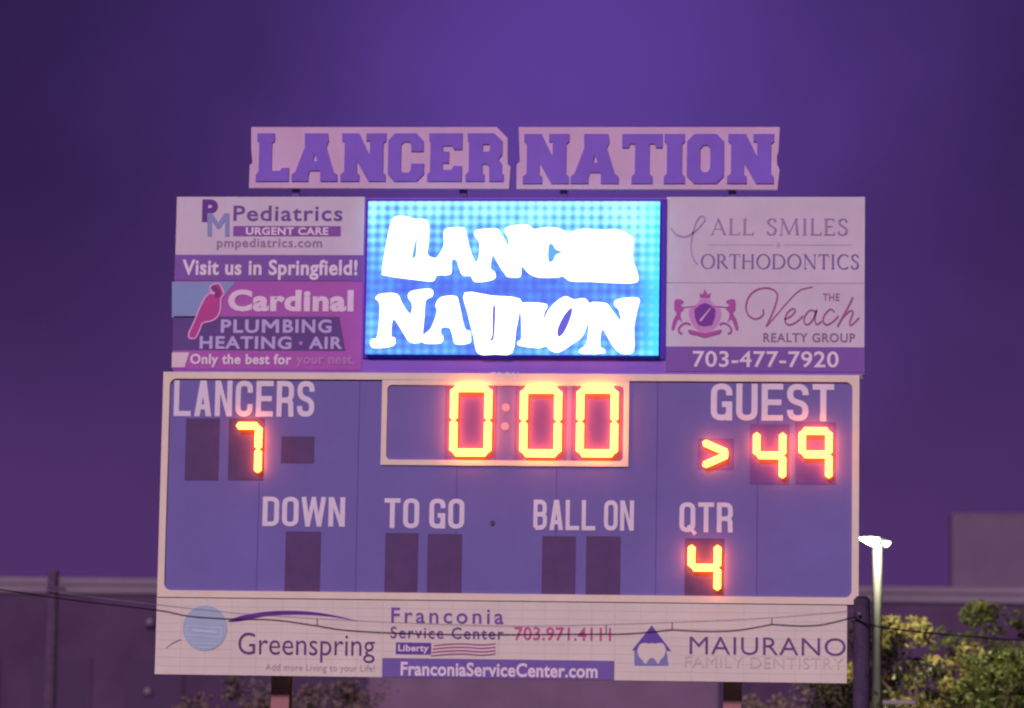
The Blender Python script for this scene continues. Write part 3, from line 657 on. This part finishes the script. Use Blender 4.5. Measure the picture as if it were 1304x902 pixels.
for k in range(4):
    y = 821 + k * 4.3
    st.append((smooth_loop([(552 - k, y + 1.5), (570, y - .5), (592, y - 1), (612, y + .5), (631, y - 1)], 4, False), 1.5))
ribbons_px('flag_stripes', st, paint((150, 72, 132)), s6, K2)
sheet('strip', (bx1 + .002, bx2 - .004, fz0 + .002, uz(640, 840)), K1 - .002, paint((102, 74, 150)), s6)
text('FranconiaServiceCenter.com', 510, 761, 844.5, 862, paint((206, 164, 210)), s6, K2 - .002, bold=.03, space=1.04, ref='F')
s7 = sign('white banner with a blue house holding a white tooth, bottom right', (bx2, fx1, fz0, fz1), M_white)
banner_seams(s7, bx2, fx1)
kh = lambda L: [(770 + x * .2607, 750 + y * .2607) for x, y in L]
shape('house_emblem', [kh([(145, 375), (145, 292), (300, 292), (312, 375)])], paint((112, 96, 166)), s7, K1 - .002)
shape('roof_emblem', [kh([(230, 178), (326, 306), (305, 302), (285, 280), (230, 262), (172, 280), (155, 300), (134, 300)])], paint((92, 62, 146)), s7, K2)
shape('tooth_emblem', [smooth_loop(kh([(160, 300), (175, 270), (205, 265), (230, 275), (258, 265), (285, 268), (298, 295), (290, 330), (270, 350), (262, 368), (245, 345), (230, 338), (218, 345), (200, 368), (185, 350), (168, 330)]), 3)], M_white, s7, K3)
text('MAIURANO', 878, 1077, 812, 834, paint((96, 60, 120)), s7, K2, bold=-.004, space=1.05)
text('FAMILY DENTISTRY', 872, 1074, 837, 851, paint((176, 146, 162)), s7, K2, space=1.05)

# ------------------------------------------------------------------ cable and its post in front of the board
YC = -6.0
p0, p1 = ux(1086, 840, YC), ux(1108.5, 840, YC)
ptop = uz(1097, 763, YC); pc = (p0 + p1) / 2; pr_ = (p1 - p0) / 2
CP = thing('cable_post', 'dark wooden post before the right end of the scoreboard carrying the cable', 'post', (pc, YC, 0))
MB().tube([(pc, YC, 0), (pc, YC, ptop * .5), (pc, YC, ptop)], [pr_ * 1.06, pr_ * 1.0, pr_ * .96], 14).build('shaft', M_wood, CP)
MB().tube([(pc, YC, ptop - .002), (pc, YC, ptop + .03)], [pr_ * .9, pr_ * .6], 14).build('cap', M_dark, CP)
MB().tube([(pc - .03, YC - pr_, ptop - .17), (pc - .03, YC - pr_ - .05, ptop - .17)], .018, 8).build('bolt', M_wire, CP)
YW = YC - .12
def wire_pts(pp): return [tuple(at(x, y, YW)) for x, y in pp]
sag = smooth_loop([(-420, 660), (-150, 725), (60, 760), (198, 777), (240, 785), (290, 788.5), (350, 790), (404, 797.5)], 4, False)
sag2 = smooth_loop([(404, 797.5), (440, 803), (500, 806.5), (580, 808.5), (660, 808.5), (740, 808), (800, 807.5), (856, 802.5)], 4, False)[1:]
sag3 = smooth_loop([(856, 802.5), (900, 804.5), (940, 803), (983, 795.5)], 4, False)[1:]
sag4 = smooth_loop([(983, 795.5), (1020, 797.5), (1050, 795.5), (1088, 786)], 4, False)[1:]
sag5 = smooth_loop([(1088, 786), (1112, 797), (1180, 806), (1240, 811), (1304, 815), (1500, 812), (1800, 770)], 5, False)[1:]
CB = thing('hanging_cable', 'thin black cable looping across the lower banners from post to post', 'cable', tuple(at(650, 808, YW)))
MB().tube(wire_pts(sag + sag2 + sag3 + sag4 + sag5), .0095, 6).build('sheath', M_cable, CB)
mes = smooth_loop([(-420, 640), (-150, 712), (60, 752), (198, 770), (300, 781), (400, 788), (500, 793), (620, 797), (720, 797), (856, 793), (983, 787), (1088, 778)], 5, False)
MB().tube(wire_pts(mes), .0042, 5).build('support_wire', M_wire, CB)
for x, ya, yb in ((404, 788.2, 797.5), (856, 793, 802.5), (983, 787, 795.5), (772, 796, 808)):
    MB().tube(wire_pts([(x, ya), (x, yb)]), .006, 5).build('hanger', M_cable, CB)

# ------------------------------------------------------------------ street lamp behind
YLAMP = 14.0
lx = ux(1117, 760, YLAMP); lz = uz(1117, 692, YLAMP)
sclL = (YLAMP - CAM.y) / FPX
M_pole = mat('pale_lamp_pole', (.075, .075, .07), .5, var=.08, scale=6)
M_head = mat('lamp_housing', (.05, .05, .055), .4, var=.1)
M_lens = mat('lamp_lens', (.8, .8, .8), .4, var=0, emit=(1.0, .98, .88), estr=5.0)
LP = thing('street_lamp', 'tall pale street lamp with two glowing white heads right of the scoreboard', 'street lamp', (lx, YLAMP, 0))
MB().tube([(lx, YLAMP, 0), (lx, YLAMP, lz * .5), (lx, YLAMP, lz - .02)], [.105, .09, .078], 14).build('pole', M_pole, LP, smooth=True)
MB().tube([(lx, YLAMP, 0), (lx, YLAMP, .25)], [.17, .14], 14).build('pole_base', M_pole, LP)
def lamp_head(px, py, wpx, hpx, dy, skew):
    c = at(px, py, YLAMP + dy); a = wpx * sclL / 2; h = hpx * sclL
    n = 20; v, f = [], []
    for rr_, zz in ((1.0, 0.0), (.96, .12), (.7, .28), (.3, .36)):
        for k in range(n): t = 2 * math.pi * k / n; v.append((c.x + a * rr_ * math.cos(t), c.y + a * .6 * rr_ * math.sin(t), c.z + h * .5 * zz))
    for i in range(3):
        for k in range(n): f.append((i * n + k, i * n + (k + 1) % n, (i + 1) * n + (k + 1) % n, (i + 1) * n + k))
    f.append(tuple(3 * n + k for k in range(n)))
    hd = mesh('lamp_head', v, f, M_head, LP, True)
    v, f = [], []
    for rr_, zz in ((.985, -.004), (.80, -.35), (.45, -.75), (.14, -1.0)):
        for k in range(n): t = 2 * math.pi * k / n; v.append((c.x + a * (rr_ * math.cos(t) - skew * zz), c.y + a * .6 * rr_ * math.sin(t), c.z + h * .75 * zz))
    for i in range(3):
        for k in range(n): f.append((i * n + k, (i + 1) * n + k, (i + 1) * n + (k + 1) % n, i * n + (k + 1) % n))
    f.append(tuple(3 * n + k for k in reversed(range(n))))
    mesh('lens', v, f, M_lens, hd, True)
    MB().tube([(lx, YLAMP, lz - .12), (c.x * .5 + lx * .5, c.y * .5 + YLAMP * .5, c.z + .02), (c.x, c.y, c.z + h * .2)], .03, 8).build('arm', M_head, LP)
    return c
ha = lamp_head(1106.5, 685.5, 27, 13, -.05, .42); hb = lamp_head(1128.5, 690.5, 11.5, 8, .2, 0)
ld = bpy.data.lights.new('lamp_light', 'POINT'); ld.energy = 1150; ld.color = (1.0, .93, .66); ld.shadow_soft_size = .12
lo = bpy.data.objects.new('lamp_light', ld); COL.objects.link(lo); lo.location = (lx + .05, YLAMP - .85, lz - .25)

# ------------------------------------------------------------------ trees
def leaf_mat(name, c):
    m = bpy.data.materials.new(name); m.use_nodes = True; t = m.node_tree; b = t.nodes['Principled BSDF']
    b.inputs['Roughness'].default_value = .6; b.inputs['Specular IOR Level'].default_value = .2
    g_ = t.nodes.new('ShaderNodeNewGeometry'); mx = t.nodes.new('ShaderNodeMix'); mx.data_type = 'RGBA'
    mx.inputs['A'].default_value = (c[0] * .7, c[1] * .75, c[2] * .7, 1); mx.inputs['B'].default_value = (c[0] * 1.45, c[1] * 1.25, c[2], 1)
    t.links.new(g_.outputs['Random Per Island'], mx.inputs['Factor']); t.links.new(mx.outputs['Result'], b.inputs['Base Color'])
    tr = t.nodes.new('ShaderNodeBsdfTranslucent'); t.links.new(mx.outputs['Result'], tr.inputs['Color'])
    ms = t.nodes.new('ShaderNodeMixShader'); ms.inputs[0].default_value = .3; out = t.nodes['Material Output']
    t.links.new(b.outputs[0], ms.inputs[1]); t.links.new(tr.outputs[0], ms.inputs[2]); t.links.new(ms.outputs[0], out.inputs['Surface'])
    return m
L_yel = leaf_mat('yellow_green_leaves', (.15, .14, .05)); L_grn = leaf_mat('green_leaves', (.085, .115, .035)); L_drk = leaf_mat('dark_leaves', (.045, .05, .032)); L_haze = leaf_mat('haze_tinted_leaves', (.22, .19, .20))  # haze over the far bushes is painted into their pale leaf colour
M_bark = mat('bark', (.06, .045, .035), .9, var=.4, scale=8, bump=.5)
def tree(label, px, Y, topy, width, lm, n=9000, leaf=.055, low=.3, cols=9, group='trees behind the scoreboard', name='tree'):
    x = ux(px, 850, Y); H = uz(px, topy, Y)
    t = thing(name, label, 'tree', (x, Y, 0), group)
    rg = np.random.default_rng(int(px * 7 + Y * 13))
    mb = MB(); tips = []
    mb.tube([(x, Y, -.1), (x + .05, Y, H * .25), (x - .04, Y + .05, H * .5), (x + .03, Y, H * .82)], [.13, .10, .07, .03], 9)
    for k in range(cols * 3):
        a = rg.uniform(0, 2 * math.pi); z0 = H * rg.uniform(low * .8, .72); r = width * rg.uniform(.35, 1.0) * (1 - .45 * max(0, (z0 / H - .4)))
        z1 = min(H * .97, z0 + H * rg.uniform(.08, .26)); q = Vector((x + r * math.cos(a), Y + r * math.sin(a), z1))
        mb.tube([(x, Y, z0), ((x + q.x) / 2, (Y + q.y) / 2, z0 * .45 + z1 * .55), tuple(q)], [.04, .028, .012], 6); tips.append(q)
    tips.append(Vector((x, Y, H * .95)))
    mb.build('trunk', M_bark, t)
    V, F = [], []; k = 0
    cl = []
    for q in tips:
        for j in range(3): cl.append((np.array(q) + rg.normal(0, .20, 3) * [1, 1, .7], rg.uniform(.10, .36) * (1.25 if j == 0 else .8)))
    per = max(6, n // len(cl))
    for c, r in cl:
        p = rg.normal(0, 1, (per, 3)); p = p / np.linalg.norm(p, axis=1)[:, None] * (rg.uniform(.25, 1, (per, 1)) ** .5) * r * [1.15, 1.15, .85] + c
        a = rg.normal(0, 1, (per, 3)); a /= np.linalg.norm(a, axis=1)[:, None]; b = np.cross(a, rg.normal(0, 1, (per, 3))); b /= np.linalg.norm(b, axis=1)[:, None]
        s = leaf * rg.uniform(.6, 1.3, (per, 1)); a *= s; b *= s * .5
        quad = np.stack([p - a, p + b, p + a, p - b], 1)
        V.append(quad.reshape(-1, 3)); F.append(np.arange(k, k + per * 4).reshape(-1, 4)); k += per * 4
    V = np.concatenate(V); V[:, 2] = np.clip(V[:, 2], .1, H); F = np.concatenate(F)
    mesh('crown', V.tolist(), F.tolist(), lm, t)
    return t
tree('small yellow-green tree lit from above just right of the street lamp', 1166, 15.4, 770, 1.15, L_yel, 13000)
tree('low green tree in the lower right corner, before the others', 1262, 13.2, 826, 1.25, L_grn, 11000)
tree('dark loose tree rising to the roof line at the far right', 1296, 18.5, 762, .9, L_grn, 6500)
tree('slender tree with a tall narrow top between lamp and roof edge', 1240, 17.5, 758, .55, L_grn, 5000)
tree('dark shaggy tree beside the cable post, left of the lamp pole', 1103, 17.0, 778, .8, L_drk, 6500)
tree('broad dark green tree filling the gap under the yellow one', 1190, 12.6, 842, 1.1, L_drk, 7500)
tree('dim grey-green bush under the left steel column', 300, 20.0, 862, 1.3, L_haze, 9000, low=.5)
tree('dim thin tree under the banner with the house and tooth emblem', 1020, 21.0, 862, 1.2, L_haze, 9000, low=.5)
tree('dim loose bush right of the left steel column', 420, 22.0, 868, 1.1, L_haze, 9000, low=.5)

# ------------------------------------------------------------------ small things behind
up = thing('utility_pole', 'slim dark pole rising past the roof edge at the far left', 'pole', (ux(66, 800, 30), 30, 0))
ax, az = ux(66, 800, 30), uz(66, 727, 30); M_up = mat('weathered_pole', alb((75, 50, 86)), .8, var=.3, scale=4)
MB().tube([(ax, 30, 0), (ax, 30, az)], [.17, .12], 12).build('shaft', M_up, up)
MB().box(ax - .1, ax + .32, 29.8, 29.86, az - .45, az - .37).build('cross_arm', M_up, up)
MB().tube([(ax + .2, 29.83, az - .37), (ax + .2, 29.83, az - .2)], [.04, .02], 8).build('insulator', M_wire, up)
M_wl = mat('dim_wall_lamp', (.22, .2, .22), .4, var=0, emit=(.62, .5, .7), estr=.06)
for lab, px, py in (('dim round wall lamp left of the banner with the pale blue disc', 190, 792), ('dim round wall lamp below the corner of the banner with the pale blue disc', 187, 880)):
    c = at(px, py, YB - .2)
    w = thing('wall_lamp', lab, 'lamp', (c.x, YB, c.z), 'wall lamps on the dark building')
    MB().box(c.x - .13, c.x + .13, YB - .12, YB - .003, c.z - .13, c.z + .13).build('housing', M_bwall, w)
    R_ = .085; v, f = [], []
    for i, (rr_, yy) in enumerate(((1, -.122), (.85, -.17), (.45, -.2))):
        for k in range(12): t = 2 * math.pi * k / 12; v.append((c.x + R_ * rr_ * math.cos(t), YB + yy, c.z + R_ * rr_ * math.sin(t)))
    for i in range(2):
        for k in range(12): f.append((i * 12 + k, i * 12 + (k + 1) % 12, (i + 1) * 12 + (k + 1) % 12, (i + 1) * 12 + k))
    f.append(tuple(24 + k for k in range(12)))
    mesh('lens', v, f, M_wl, w)
YG = 11.8
a_, b_ = at(1122, 894, YG), at(1165, 895, YG)
sg = thing('street_sign', 'short white sign blade on a thin pole below the street lamp', 'sign', (a_.x, YG, 0))
MB().tube([(a_.x, YG, 0), (a_.x, YG, a_.z + .05)], .025, 8).build('pole', M_pole, sg)
MB().box(a_.x + .026, b_.x, YG - .006, YG + .006, a_.z - .03, a_.z + .03).build('blade', mat('white_blade', (.75, .74, .7), .5, var=.05), sg)
